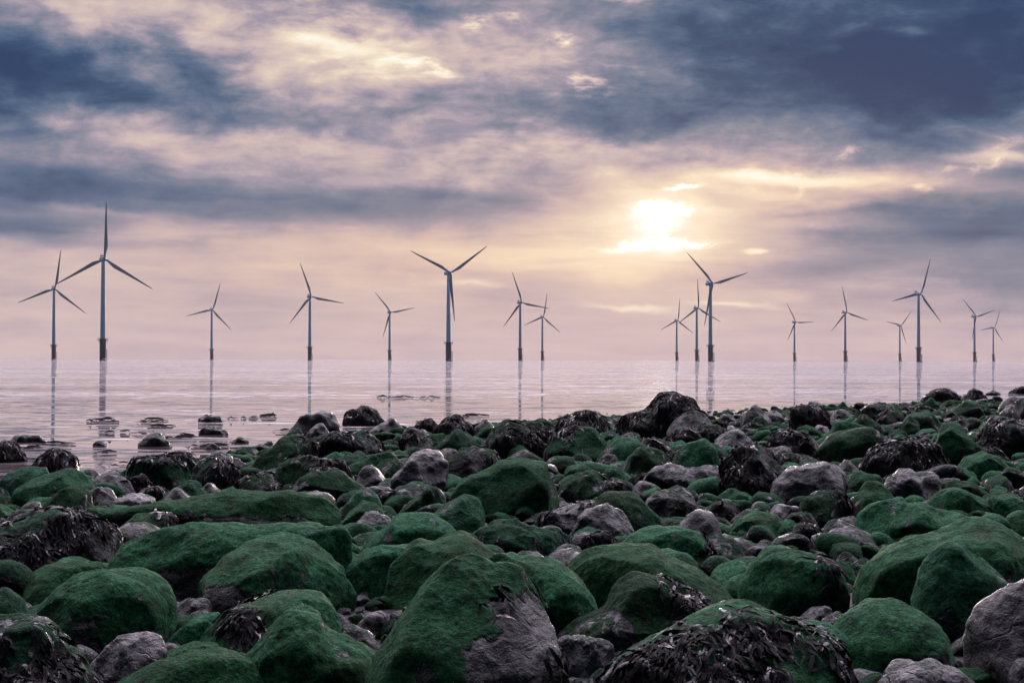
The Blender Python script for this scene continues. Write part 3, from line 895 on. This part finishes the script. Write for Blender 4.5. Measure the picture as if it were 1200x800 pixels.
# label | kind | base row | profile (x,y ...) | options: d depth, l lean, w weed amount, r weed region, f facets, g roughness
ROCKS = '''
large dark green rounded boulder with a dull grey crown in front of a weedy mound|dmoss|768|25,735 45,705 70,681 90,672 120,669 150,672 175,680 190,692 199,710 198,738 188,758|c.82
flat-topped bright green boulder showing behind the large grey-crowned boulder|moss|712|27,695 33,676 60,667 90,662 118,661 126,668 132,692
green boulder cut by the picture edge, low beside the large grey-crowned boulder|dmoss|738|-30,725 -10,696 8,690 22,700 34,728
green-capped boulder with a heavy skirt of dark weed in the bottom left corner|half|845|-70,800 -25,739 20,731 48,737 66,757 88,778 110,802 128,835|w.8 rfront
broken purple-grey blocky stone with a pale flat top, at the foot of the grey-crowned boulder|pale|815|105,782 125,758 136,749 180,748 188,761 192,773 184,792 174,806|f8 p.45
low green stone tucked behind the wide green slab at the bottom edge|moss|797|172,793 195,770 225,757 246,757 262,765 277,780
wide bright green slab on the bottom edge in front of the blocky stone|moss|842|140,812 170,790 215,773 255,770 290,777 316,792 332,822
dark speckled stone in the gap under the long flat slab|bare|736|197,724 210,708 225,703 240,705 249,724
small green stone leaning on the frond-topped boulder|moss|768|194,756 212,738 235,726 252,722 268,742
green dome with reddish fronds spilling down its top, between two big green boulders|moss|776|240,752 265,724 290,707 320,698 360,699 385,712 400,732 405,758|w.42 rleft k.6
tall saddle-topped green boulder leaning on the long flat slab|moss|724|238,704 243,681 262,658 290,641 320,632 345,629 366,638 386,653 406,676 418,698 416,714|f3
pyramid-shaped green boulder on the bottom edge in front of the frond-topped dome|moss|832|278,802 300,765 320,735 336,717 350,719 375,737 400,756 425,775 442,795|f4 g1.3
rounded reddish cobble in the gap beside the biggest boulder|pink|744|421,737 432,718 446,714 453,728
speckled grey stone below the reddish cobble|bare|779|399,755 404,736 420,735 437,747 445,765
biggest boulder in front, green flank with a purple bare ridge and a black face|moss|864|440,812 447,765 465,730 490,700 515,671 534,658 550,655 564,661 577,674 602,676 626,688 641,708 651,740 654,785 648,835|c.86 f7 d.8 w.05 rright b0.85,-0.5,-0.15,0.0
olive green boulder rising behind the gap, left neighbour of the lumpy double-humped boulder|moss|706|400,704 406,672 425,655 450,643 478,638 505,648
lumpy double-humped green boulder right behind the biggest one|dmoss|712|440,698 450,672 474,641 490,634 505,637 520,631 541,630 562,641 582,656 602,676|c.85
smooth green dome behind the double-humped boulder|moss|676|414,668 421,640 440,622 460,607 480,602 500,602 521,612 541,625 557,640
long green boulder sloping away from the biggest boulder's shoulder|moss|752|568,672 576,656 590,652 620,659 652,669 681,685 701,706 706,730|f3
broad smooth green dome in front of the pale faceted stone|moss|724|663,682 680,660 702,648 726,644 770,646 796,658 816,672 832,690 852,701 867,718|f2
peaked boulder with dark weed hanging over its crest, behind the grey stone with a hole|half|772|656,762 690,738 714,715 730,697 745,686 760,684 780,690 800,703 816,706 834,728|w.55 rright k.35
pale grey slab-sided stone with a small dark hole|grey|794|641,778 645,761 665,749 690,747 715,749 721,758 719,778 713,788|f9 p.4 l.35
wide green boulder on the bottom edge covered in front with dark leathery weed|moss|850|695,812 735,776 766,755 800,738 840,725 870,723 902,731 940,742 966,755 981,776 995,812|w.75 rfront k.22
round green dome with one dark weed tuft on its shoulder|moss|722|863,704 870,681 885,662 905,648 926,645 950,651 975,662 990,676 996,694|w.06 rright
small green stone peeping out beside the dome with the weed tuft|moss|692|974,664 985,655 1000,664 1007,684
low green boulder squeezed between the weed-fronted boulder and the green ovoid|moss|790|884,745 905,730 945,726 970,730 990,745 1003,766 1006,784
smooth egg-like green boulder with a black underside, near the purple boulder|moss|788|970,750 1000,722 1025,710 1055,707 1080,714 1101,730 1116,752 1113,773|f2
very large green boulder with a long sloping back at right|moss|724|1010,706 1024,671 1046,646 1082,631 1120,621 1150,614 1180,617 1202,640 1220,672|f4 c.9
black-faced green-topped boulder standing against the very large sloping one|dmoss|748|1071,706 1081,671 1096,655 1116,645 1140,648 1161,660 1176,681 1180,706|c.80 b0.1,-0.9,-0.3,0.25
smooth purple-pink bare boulder cut by the picture edge|slate|804|1139,786 1143,736 1150,711 1170,695 1190,685 1216,675 1252,690 1275,745|f4 g1.3 W.35
pale streaked stone with a dark crack low on the bottom edge|pale|832|1036,808 1050,786 1070,775 1096,780 1121,790 1142,810|p.45
small green stone between the pale streaked stone and the purple boulder|moss|806|1108,796 1130,783 1155,783 1170,798
knobbly grey stone in the bottom right corner|grey|818|1182,795 1190,772 1212,767 1235,790
flat dark stone in front of the dome with the weed tuft|bare|734|934,728 955,712 971,710 980,722
small pale-edged stone beside the flat dark stone|bare|738|961,730 975,719 985,716 992,724
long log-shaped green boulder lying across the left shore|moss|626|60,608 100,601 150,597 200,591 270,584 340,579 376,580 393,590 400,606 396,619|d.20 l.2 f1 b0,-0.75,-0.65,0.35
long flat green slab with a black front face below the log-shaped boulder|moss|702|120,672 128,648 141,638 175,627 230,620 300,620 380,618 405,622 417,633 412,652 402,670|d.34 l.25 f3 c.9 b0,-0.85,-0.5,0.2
broad mound of glossy purple-black weed at the left edge|weed|684|-45,650 -10,622 30,613 60,610 90,614 115,625 133,641 132,660|w1.6
green stone with red weed tufts sitting between the log and the flat slab|moss|642|136,634 145,620 160,607 185,604 205,607 212,622|w.35 rright k1
dark green boulder with a rough grey end, foremost of three at the left water edge|dmoss|614|46,612 55,590 75,576 88,573 101,578 110,603
broad dark green boulder behind the log's end, pale rim along its top|dmoss|600|14,586 30,570 50,558 80,552 96,560 108,576
dark rounded boulder at the left edge of the shore, in front of the weed-topped dome|dmoss|592|-2,576 8,555 25,550 55,550 64,574
weed-topped dome against the water at left|dark|568|38,554 48,540 60,534 75,535 86,545 94,560|w.9 rtop
black weedy boulder standing in the water at the left edge|weed|543|-28,541 -10,524 10,520 22,530 31,541|w1.4
long flat dark stone awash near the left edge|dark|520|11,518 18,513 30,511 45,513 53,518
box-shaped dark green boulder with grassy weed along its top|dmoss|574|150,566 153,545 160,538 190,538 220,536 229,548 234,568|w.3 rtop
dark heap of weed joined to the end of the box-shaped boulder|weed|577|224,566 232,542 250,538 266,545 279,560 287,574|w1.3
dark round-backed stone behind the weed heap|dark|556|236,550 243,535 255,531 268,537 275,552
rough cracked brown stone beside the dark green left boulders|bare|604|99,599 105,580 118,573 130,578 140,595|g1.6
pale pinkish flat stone in front of the rough cracked one|pale|604|124,600 140,586 160,581 178,588 188,598
greenish grey pointed stone behind the log-shaped boulder|half|596|183,594 200,577 222,567 232,570 246,590
pale weedy stone beside the greenish grey pointed stone|bare|588|233,582 245,567 257,576 262,584|w.5
small bright green stone beside the weedy hump behind the log|moss|594|251,590 260,575 272,571 288,584
weedy hump just behind the middle of the log-shaped boulder|weed|592|267,586 280,568 295,560 315,558 326,570 330,588|w1.2
low dark stone with a flat top in front of the small waterline stones|dark|584|101,576 108,561 125,559 150,562 157,578
brown stone between the low flat-topped stone and the box-shaped boulder|dark|594|158,588 170,575 185,573 198,584|w.5
small dark stone at the waterline, left of a smaller one|dark|569|92,564 100,553 112,553 120,564
smaller dark stone at the waterline touching the shallow water|dark|564|119,560 130,552 141,557
green slope of a boulder cut off at the left edge, above the weedy mound|moss|624|-45,622 -15,596 0,592 12,601 28,620
dark purple stone in the gap at the left edge|bare|614|17,609 30,592 45,590 52,606
dark pointed stone alone in the shallow water|dark|524|163,522 175,511 187,509 199,522
farthest small dark stone in the left shallows|dark|495|231,494 242,487 255,490 262,494
double dark stone with a flat tail in the left shallows|dark|510|232,509 240,500 250,502 268,506
small oval dark stone in the shallows near the double one|dark|520|272,519 282,512 292,518
tiny dark stone awash between the flat one and the pointed one|dark|523|109,522 117,517 126,522
tiny dark stone awash in front of the small oval one|dark|527|241,526 250,520 259,526
tall dark green boulder with a bare back at the edge of the water|dmoss|562|292,560 300,541 315,521 330,514 350,513 367,520 370,545|w.12 rright
square-cut dark block standing in the shallow water|slate|513|338,508 350,490 361,486 392,485 396,498 397,511|f8 p.5
small dark stone against the square-cut block|dark|515|334,513 344,501 352,505 357,513
small pale-rimmed stone in front of the square-cut block|bare|515|359,513 368,500 378,497 387,512
round tuft-like weedy stone standing alone in the shallows|weed|499|404,498 408,485 425,479 440,483 448,497|w1.5
grey sloping stone just ashore of the round weedy stone|bare|513|430,510 445,498 460,492 468,497 474,511
wide weedy boulder behind the dark boulder with a rough rim|weed|542|371,534 385,515 405,508 425,506 440,519 453,534|w1.3
small dark green boulder, first of a pair at the shallow pool|dmoss|528|456,526 465,512 480,510 490,524
long dark green boulder, second of a pair at the shallow pool|dmoss|532|478,530 495,511 520,508 526,524
weedy stone on the waterline behind the pair at the pool|weed|511|483,510 490,496 505,491 514,506|w1.3
weedy hump next along the waterline beside the pool|weed|517|507,512 520,495 535,490 549,500 554,514|w1.3
dark boulder with a rough weedy rim behind the purple-shouldered one|half|582|323,574 330,548 345,540 375,538 401,545 412,560|w.4 rtop
green boulder with a purple weedy shoulder behind the log's rounded end|dmoss|592|336,584 350,560 365,553 395,552 416,560 432,582|w.25 rleft
wide dark green boulder beside the pale cracked one|dmoss|562|404,556 415,540 440,532 460,530 472,546
green-black stone leaning between the grey wedge and the pale cracked boulder|dmoss|564|439,556 445,541 464,537 475,556
pale-edged grey wedge of stone in front of the wide dark green boulder|bare|580|413,568 424,549 435,546 450,560 462,576|f8 p.4
pale pinkish egg-shaped boulder with dark cracks|pale|584|457,582 465,560 475,545 485,536 500,530 515,532 524,545 521,562 514,578|K1 f5
flat dark stone with a pale rim in front of the cracked egg-shaped boulder|dark|594|453,590 465,575 480,570 510,571 515,588
ridged green stone behind the peaked green one beside the log's end|moss|617|398,608 409,586 420,573 432,573 445,590 453,606
peaked green stone at the log-shaped boulder's rounded end|moss|620|395,618 415,598 425,587 440,593 453,608
little clump of dark weed on a stone below the cracked egg-shaped boulder|weed|604|438,600 448,579 465,580 481,595|w1.2
sharp-edged green stone beside the weed clump, bare on one side|half|610|463,606 490,585 505,574 516,572 523,597|f6
dark green lump hanging over a black gap in mid shore|dmoss|637|498,612 525,592 545,582 560,588 569,606 568,628
weed-capped boulder above the biggest dark green boulder in mid shore|weed|570|508,565 520,545 540,530 560,526 576,535 588,554|w1.1 rright
biggest dark green boulder in mid shore, pale rim and a black front|dmoss|612|528,590 535,570 560,558 590,545 615,538 636,543 649,553 652,578 648,600|c.8
bare grey peak of stone poking up behind the smooth green dome|bare|634|398,628 420,612 437,598 452,607 463,622|f7 p.4
rough grey-green flat-topped stone beside the wet gap|half|657|550,642 565,620 585,611 610,614 640,620 658,638|g1.6
large weedy hump beside the weed and moss double boulder|weed|542|562,534 575,511 595,500 615,503 628,519 640,532|w1.4
mossy dark boulder behind the smooth dark green one|dmoss|547|637,530 650,510 675,500 695,503 709,515 718,534|w.45 rleft
weed-covered ridge left of the big black mound|weed|516|642,507 664,491 690,485 705,494 718,510|w.8
smooth dark green boulder with a clean rounded top beside the sharp pointed stone|dmoss|552|700,542 715,518 730,511 745,513 758,524
sharp pointed stone, green on one flank and speckled grey on the other|half|564|729,560 745,535 760,513 770,522 784,536 784,556|f7
round green dome with a bare grey flank, beside the sharp pointed stone|moss|562|783,553 795,532 810,520 825,516 836,525 848,550|c.78
biggest mound of black weed, standing above the waterline|weed|517|722,514 738,495 755,485 775,474 790,467 805,472 821,486 834,507|w2.0 g1.6
wide rough grey boulder speckled with barnacles|bare|582|746,575 760,553 780,546 810,547 840,555 854,571|g1.5
big black weed-hung boulder in mid shore at the purple ovoid's side|weed|592|846,580 855,546 870,530 890,526 911,535 928,566|w1.5
weedy green-rimmed boulder behind the pale faceted stone|half|592|652,580 670,561 690,552 711,560 738,580|w.7 rright
low green-rimmed boulder behind the weedy one|dmoss|574|655,569 668,549 690,543 720,548 741,562
dark green boulder behind the pale faceted stone's shoulder|dmoss|627|685,608 700,582 720,576 736,575 756,588 774,606
pale faceted blue-grey stone with sharp edges, alone in mid shore|grey|645|667,633 675,611 690,597 710,592 731,598 740,614 742,631 730,642|f10 p.42
flat weed-strewn ledge beside the pale faceted stone|slate|627|632,614 650,600 680,592 704,592 710,606|w.5
long flat dark stone below the barnacled grey boulder|dark|614|754,598 770,577 800,578 821,590 824,608
round blue-grey stone leaning on the green boulder with a weedy flank|slate|657|791,628 805,605 820,600 836,605 846,625 850,648
green boulder with purple weed down one flank|moss|672|722,652 745,628 775,619 805,618 826,625 834,650|w.35 rright
small green mound beside the big black weed-hung boulder|moss|597|838,586 855,573 875,578 893,592
tangle of dark weed on a low stone in front of the barnacled grey boulder|weed|612|818,604 840,586 860,590 873,606|w1.3
neat green cushion-like stone beside the weed tangle|moss|632|848,628 870,605 890,599 911,603 923,623
smooth purple-grey ovoid boulder with glints on its wet skin|slate|600|902,592 910,568 925,555 950,545 970,543 986,550 994,566 992,584|f2 W.25
stone half green and half purple in front of the purple-grey ovoid|half|622|936,606 945,585 960,576 980,572 991,580 1001,606|w.15 rright
small stone with a pale pink top in front of the purple-grey ovoid|pink|622|898,610 914,590 935,597 948,612
dark green round stone between the ovoid and the dark brown boulder|dmoss|582|988,574 1000,555 1012,549 1030,555 1041,570
dark brown smooth boulder standing above the green group at right|bare|594|1028,578 1050,557 1070,551 1086,550 1096,557 1100,580
steep green boulder behind the paired green humps at right|moss|622|995,618 1005,586 1020,565 1035,567 1050,580 1064,606
lower green hump leaning against the steep green boulder|moss|647|994,640 1010,605 1035,586 1060,583 1084,592
dark green boulder with a round head and a long tail|dmoss|650|1042,645 1045,610 1056,595 1075,588 1090,592 1101,597 1126,601 1146,612 1154,630|c.84
tidy green dome behind the round-headed boulder|moss|614|1082,596 1100,575 1120,570 1145,578 1159,590 1163,608
pale-topped green stone behind the tidy green dome|half|587|1097,575 1115,563 1140,565 1158,579
green boulder near the right edge behind the very large sloping one|moss|614|1155,605 1165,584 1185,581 1208,588 1225,606
small green boulder cut by the right edge above the very large sloping one|moss|632|1167,622 1180,603 1200,598 1225,612
broad green boulder with a long left slope in the far right shore|dmoss|547|957,528 975,508 1000,503 1020,498 1036,508 1048,528
wide weed-covered boulder below the broad sloping one in the far right shore|weed|562|1006,552 1025,528 1050,518 1075,517 1100,527 1118,546|w1.4
steep dark green horn-like boulder in the far right shore|dmoss|547|1087,532 1100,510 1112,497 1125,496 1136,505 1154,532
big weed-hung boulder at the right edge|weed|537|1142,530 1160,505 1180,495 1210,498 1235,520|w1.5
green wedge-like stone below the horn-like boulder|moss|562|1118,555 1135,535 1155,530 1175,537 1184,550
flat green stone with a grassy top in the far right shore|dmoss|512|1052,504 1065,488 1090,483 1100,492 1108,505
small bright green cap of a stone beside the horn-like boulder|moss|516|1067,514 1080,503 1095,501 1105,511
weedy boulder behind the purple-grey ovoid|weed|547|893,535 910,511 935,505 950,519 958,540|w1.3
speckled grey boulder behind the big black weed-hung boulder|bare|534|835,528 848,508 865,504 880,514 886,527
little lilac stone among dark ones in the far right shore|pink|513|951,508 960,498 970,500 975,510
dark weedy hump on the far right skyline of the shore|weed|472|1076,469 1095,459 1110,456 1127,464|w1.2
taller dark weedy hump on the far right skyline, beside the first|weed|474|1128,468 1140,456 1150,458 1158,470|w1.2
last dark rock on the waterline at the right edge|dark|460|1182,459 1193,453 1212,452 1225,458|w.6
small dark rock in the water before the last one at right|dark|462|1154,460 1165,456 1174,460
dark block below the skyline humps at right|dmoss|492|1112,486 1130,468 1146,470 1155,488|f7 p.5
dark peaked stone on the far waterline right of the sun|dark|491|943,486 950,471 960,470 970,485
pale-rimmed flat stone on the far shore under the small lone turbine|bare|487|1008,483 1020,472 1031,471 1043,484
'''


def make_rock_obj(name, v, f, loc, color, label, group='boulders of the rocky shore'):
    o = mesh_obj(name, v, f, ROCK, loc=loc)
    o.color = (*color, 1.0)
    tag(o, label, 'rock', group)
    return o


def add_weed(o, v, f, amount, region, d, seed, warm=0.15):
    area = (v[:, 0].max() - v[:, 0].min()) * (v[:, 2].max() - max(v[:, 2].min(), 0)) * 2.2
    fl = max(0.10, min(0.30, 0.008 * d + 0.06))
    fw = max(0.0125, min(0.024, 0.0008 * d + 0.006))
    n = int(min(5200, max(30, amount * 4.0 * area / (fl * fw))))
    V, F, T = fronds(v, f, n, seed, fl, fw, region, warm=warm, floor=-v[:, 2].max())
    w = mesh_obj('seaweed', V, F, WEED, parent=o, smooth=True, attr=T)
    return w


ROCKDATA = []
for line in ROCKS.strip().split('\n'):
    parts = line.split('|')
    label, kind, base_row = parts[0], parts[1], float(parts[2])
    pts = [tuple(float(q) for q in w.split(',')) for w in parts[3].split()]
    opt = {w[0]: w[1:] for w in (parts[4].split() if len(parts) > 4 else [])}
    cxp = (min(q[0] for q in pts) + max(q[0] for q in pts)) / 2
    x, d, z = on_ground(cxp, base_row)
    s = d / FPX
    wpx = max(q[0] for q in pts) - min(q[0] for q in pts)
    sub = 6 if wpx > 170 else 5 if wpx > 62 else 4
    seed = hash_seed(cxp, base_row, 3)
    rr = random.Random(seed)
    dep = float(opt.get('d', 0)) or rr.uniform(0.8, 1.05)
    hpx = base_row - min(q[1] for q in pts)
    if hpx < 0.35 * wpx:
        dep = min(dep, 0.7)
    dep = min(dep, 1.6)
    lean = float(opt.get('l', 0.45))
    v, f, W, H, D, cx = outline_rock(pts, base_row, s, dep, lean, sub, seed, float(opt.get('g', 0.75 if kind in ('moss', 'dmoss') else 1.3)), int(float(opt.get('f', 4))))
    # the profile is met about where the boulder is thickest
    yb = d + D * 0.30
    v = v * (yb / d)
    zoff = CAM_H - (base_row - HOR) / FPX * yb
    cov, lig, wrm = KINDS[kind]
    cov = float(opt.get('c', cov)) + rr.uniform(-0.04, 0.04)
    lig *= rr.uniform(0.8, 1.2)
    wrm = float(opt.get('W', wrm))
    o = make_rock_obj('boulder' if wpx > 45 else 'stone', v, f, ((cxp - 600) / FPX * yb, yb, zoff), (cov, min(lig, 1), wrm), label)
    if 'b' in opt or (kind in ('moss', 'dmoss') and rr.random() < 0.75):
        ba = [float(q) for q in opt['b'].split(',')] if 'b' in opt else [rr.uniform(-0.5, 0.6), -0.8, -0.55, rr.uniform(0.30, 0.60)]  # default darkens the lower front: wet stone plus painted-in shade
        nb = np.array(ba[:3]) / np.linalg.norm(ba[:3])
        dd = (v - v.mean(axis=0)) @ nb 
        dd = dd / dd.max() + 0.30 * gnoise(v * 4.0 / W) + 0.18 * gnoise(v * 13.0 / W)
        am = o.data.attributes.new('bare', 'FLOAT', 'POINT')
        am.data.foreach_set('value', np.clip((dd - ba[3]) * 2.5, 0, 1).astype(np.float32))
    if 'w' in opt:
        add_weed(o, v, f, float(opt['w']), opt.get('r', 'all'), d, seed + 5, float(opt.get('k', 0.15)))
    FOOT.append(((cxp - 600) / FPX * yb, yb, W / 2))
    ROCKDATA.append((label, cxp, base_row, wpx, hpx))

# ------------------------------------------------------------------ more boulders farther up the shore: built once, copied
PROTO = []
for i in range(12):
    r = np.random.default_rng(900 + i)
    w = 100
    hh = r.uniform(42, 82)
    n = 6
    pts = []
    for j in range(n):
        t = j / (n - 1)
        yy = hh * (math.sin(math.pi * (0.08 + 0.84 * t)) ** 0.6) * r.uniform(0.78, 1.1)
        pts.append((t * w - 50 + r.uniform(-5, 5), -yy))
    v, f, W, H, D, cx = outline_rock(pts, 0, 0.01, r.uniform(0.8, 1.1), 0.2, 4, 700 + i, 1.3, 5)
    o = mesh_obj('boulder', v, f, ROCK)
    me = o.data
    bpy.data.objects.remove(o)
    weed = None
    if i % 5 in (1, 3):
        V, F, T = fronds(v, f, 520, 50 + i, 0.33, 0.036, 'all', warm=0.1, floor=-0.1)
        wo = mesh_obj('seaweed', V, F, WEED, attr=T)
        weed = wo.data
        bpy.data.objects.remove(wo)
    PROTO.append((me, weed, H))
SROW = ([0, 150, 300, 420, 550, 640, 700, 830, 900, 1000, 1080, 1200], [572, 548, 520, 499, 494, 487, 483, 479, 474, 470, 466, 462])


def below_shore(x, d, h):
    # a stone this tall would not stand up above the line where the shore ends against the sea
    top = HOR + FPX * (CAM_H - float(ground_z(x, d)) - h) / d
    return top > float(np.interp(600 + FPX * x / d, *SROW))


HEROES = list(FOOT)
cand = []
rr = random.Random(5)
tries = 0
while len(cand) < 155 and tries < 60000:
    tries += 1
    # even spread over what the shore shows: mostly far boulders
    d = 9.0 + 50.0 * rr.random() ** 0.85
    x = rr.uniform(-0.31, 0.31) * d
    sh = float(np.interp(x, SHX, SHY))
    if d > sh - 0.3:
        continue
    rad = rr.uniform(0.12, 0.27) if d < 22 else rr.uniform(0.15, 0.32)
    base_row = HOR + FPX * (CAM_H - float(ground_z(x, d))) / d
    if base_row > 556:
        rad = min(rad, 0.12)
    if not below_shore(x, d, rad * 1.35):
        continue
    if any((x - a) ** 2 + (d - c) ** 2 < (0.80 * (rad + q)) ** 2 for a, c, q in FOOT):
        continue
    FOOT.append((x, d, rad))
    cand.append((x, d, rad))
cand.sort(key=lambda q: q[1])
used_labels = {}
COLW = {'moss': 'green algae-covered', 'dmoss': 'dark green', 'bare': 'bare grey', 'dark': 'black wet', 'half': 'half green, half grey', 'weed': 'weed-draped'}


def short(lbl):
    return lbl


LAND = [(l, *on_ground(c, bq)[:2], wq) for l, c, bq, wq, hq in ROCKDATA if wq > 30]
SHORT = {}
taken = set()
for x, d, rad in cand:
    me, weed, H = PROTO[rr.randrange(12)]
    o = bpy.data.objects.new('boulder', me)
    COL.objects.link(o)
    sc_ = rad * 2
    o.scale = (sc_, sc_, sc_ * rr.uniform(0.85, 1.15))
    o.rotation_euler[2] = rr.uniform(0, 6.28)
    o.location = (x, d, float(ground_z(x, d)) - 0.05 * sc_)
    kind = rr.choices(['moss', 'dmoss', 'bare', 'dark', 'half'], [2, 4, 2, 4, 2])[0]
    if weed is not None:
        kind = 'weed'
    cov, lig, wrm = KINDS[kind]
    o.color = (cov + rr.uniform(-0.08, 0.08), lig * rr.uniform(0.7, 1.2), wrm, 1.0)
    if weed is not None:
        c = bpy.data.objects.new('seaweed', weed)
        COL.objects.link(c)
        c.parent = o
    px = 600 + FPX * x / d
    # say which one: kind, size and the named neighbour it stands beside
    size = 'small' if rad < 0.2 else 'mid-sized' if rad < 0.31 else 'large'
    lands = sorted(LAND, key=lambda q: ((q[1] - x) ** 2 + (q[2] - d) ** 2))
    label = None
    for ln, lx, ly, lw in lands[:14]:
        kw = ln.replace(',', '').split()
        stop = next((i for i, wd in enumerate(kw) if i > 2 and wd in ('with', 'behind', 'beside', 'in', 'at', 'on', 'showing', 'cut', 'tucked', 'leaning', 'between', 'against', 'standing', 'under', 'above', 'of', 'lying', 'rising', 'below', 'sitting', 'just', 'right', 'left', 'alone', 'poking', 'front', 'speckled', 'joined', 'first', 'second', 'next', 'near', 'green', 'pale', 'back')), len(kw))
        ref = ' '.join(kw[:min(stop, 6)])
        ref = ref.split(' and ')[0] if len(ref.split(' and ')[0].split()) > 2 else ref
        rw = ref.split()
        while rw and rw[-1] in ('a', 'the', 'left', 'near', 'biggest', 'dark', 'over', 'leaning', 'between', 'behind', 'low', 'above', 'flat-topped', 'hanging', 'next', 'along', 'of', 'its', 'on'):
            rw.pop()
        ref = ' '.join(rw)
        if len(rw) < 2 or sum(1 for q in ROCKDATA if ref in q[0].replace(',', '')) > 1:
            continue
        ddx, ddy = x - lx, d - ly
        rel = ('behind' if ddy > 0 else 'in front of') if abs(ddy) > 1.3 * abs(ddx) else ('right of' if ddx > 0 else 'left of')
        cl = f'{size} {COLW[kind]} boulder {rel} the {ref}'
        if cl not in taken and len(cl.replace(',', '').split()) <= 15:
            label = cl
            break
    if label is None:
        label = f'{size} {COLW[kind]} boulder in the far jumble of the shore'
    taken.add(label)
    tag(o, label, 'rock', 'boulders of the rocky shore')


# ------------------------------------------------------------------ loose stones between the boulders (far too many to count)
def scatter_mesh(name, spots, sub, mat_cols, seed):
    r = np.random.default_rng(seed)
    v0, f0 = ico(sub)
    shapes = []
    for i in range(10):
        q = v0 * np.array([1, r.uniform(0.65, 1.0), r.uniform(0.42, 0.8)])
        for _ in range(7):
            nn = r.normal(size=3)
            nn /= np.linalg.norm(nn)
            dd = q @ nn
            lim = dd.max() * r.uniform(0.6, 0.85)
            q = q - (np.maximum(dd - lim, 0) * 0.9)[:, None] * nn
        q = q + v0 * (0.16 * gnoise(q * 1.5 + r.uniform(0, 40, 3)))[:, None]
        shapes.append(q)
    V, F, off = [], [], 0
    for x, y, z, rad in spots:
        q = shapes[r.integers(10)] * rad
        a = r.uniform(0, 6.28)
        c, s = math.cos(a), math.sin(a)
        tl = r.normal() * 0.2
        q = np.stack([q[:, 0] * c - q[:, 1] * s, q[:, 0] * s + q[:, 1] * c, q[:, 2] + q[:, 0] * tl], 1) + np.array([x, y, z])
        V.append(q)
        F.append(f0 + off)
        off += len(q)
    o = mesh_obj(name, np.concatenate(V), np.concatenate(F), ROCK)
    o.color = mat_cols
    return o


def spots_for(n, d0, d1, r0, r1, seed, pw=1.0, over=0.25):
    r = np.random.default_rng(seed)
    out = []
    fx = np.array(FOOT)
    while len(out) < n:
        d = d0 + (d1 - d0) * r.random() ** pw
        x = r.uniform(-0.34, 0.34) * d
        sh = float(np.interp(x, SHX, SHY))
        if d > sh + r.normal() * 0.25 - 0.2:
            continue
        rad = r0 + (r1 - r0) * r.random() ** 2.2
        if not below_shore(x, d, rad):
            continue
        dist = np.hypot(fx[:, 0] - x, fx[:, 1] - d) - fx[:, 2] * 0.75
        if dist.min() < rad * over:
            continue
        out.append((x, d, float(ground_z(x, d)) + rad * r.uniform(-0.1, 0.35), rad))
    return out


tag(scatter_mesh('pebbles', spots_for(2600, 4.6, 13, 0.018, 0.095, 1), 3, (0.34, 0.22, 0.12, 0), 1), kind='stuff')
tag(scatter_mesh('pebbles', spots_for(4200, 8, 30, 0.03, 0.20, 2), 2, (0.56, 0.10, 0.06, 0), 2), kind='stuff')
tag(scatter_mesh('pebbles', spots_for(1800, 24, 66, 0.08, 0.24, 3), 2, (0.56, 0.06, 0.03, 0), 3), kind='stuff')


# ------------------------------------------------------------------ weed afloat in the shallows
r = np.random.default_rng(77)
V, F, T = [], [], []
for px, row, wpx, n in [(112, 493, 26, 26), (168, 494, 40, 26), (150, 508, 40, 22), (205, 514, 20, 40), (212, 512, 22, 40), (60, 521, 50, 22), (36, 526, 24, 26), (113, 532, 18, 16),
                        (140, 545, 30, 16), (228, 524, 30, 20), (262, 522, 26, 26), (285, 491, 40, 20), (310, 488, 30, 22), (470, 466, 44, 34),                         (180, 500, 30, 16), (330, 504, 20, 14), (545, 487, 24, 22)]:
    d = CAM_H / ((row - HOR) / FPX)
    for _ in range(n // 3):
        x = (px - 600) / FPX * d + r.normal() * wpx / FPX * d * 0.35
        y = d + r.normal() * d * 0.012
        a = r.normal() * 0.5
        ln, wd = r.uniform(0.12, 0.4) * d / 30, r.uniform(0.012, 0.03) * d / 25
        o0 = len(V)
        tn = r.uniform(0, 0.4)
        tilt = r.uniform(0.3, 1.4)
        for q in range(5):
            a += r.normal() * 0.3
            w_ = wd * (1 - abs(q - 1.8) / 3.4)
            hz = 0.004 + 0.012 * d / 30 * max(0, r.normal() * 0.6) * (q in (1, 2, 3))
            V.append((x, y - w_, hz))
            V.append((x, y + w_, hz + w_ * tilt))
            T += [tn, tn]
            x += math.cos(a) * ln / 4
            y += math.sin(a) * ln / 4
            if q:
                F.append((o0 + 2 * q - 2, o0 + 2 * q - 1, o0 + 2 * q + 1, o0 + 2 * q))
tag(mesh_obj('floating_seaweed', np.array(V), np.array(F), AFLOAT, attr=T), kind='stuff')


# ------------------------------------------------------------------ sea air
hv_ = [(x, y, z) for x in (-10500, 10500) for y in (-90, 10000) for z in (-7.5, 140.0)]
hz_o = mesh_obj('haze', hv_, [(0, 1, 3, 2), (4, 6, 7, 5), (0, 4, 5, 1), (2, 3, 7, 6), (0, 2, 6, 4), (1, 5, 7, 3)], ROCK, smooth=False)
hm = bpy.data.materials.new('sea_air')
hm.use_nodes = True
hk = NB(hm.node_tree)
hp = hk.n('ShaderNodeVolumePrincipled')
hp.inputs['Color'].default_value = (0.97, 0.84, 0.81, 1)
hp.inputs['Density'].default_value = 0.00002
hp.inputs['Anisotropy'].default_value = 0.2
ho = hk.n('ShaderNodeOutputMaterial')
hk.nt.links.new(hp.outputs[0], ho.inputs['Volume'])
hz_o.data.materials.clear()
hz_o.data.materials.append(hm)
tag(hz_o, kind='stuff')
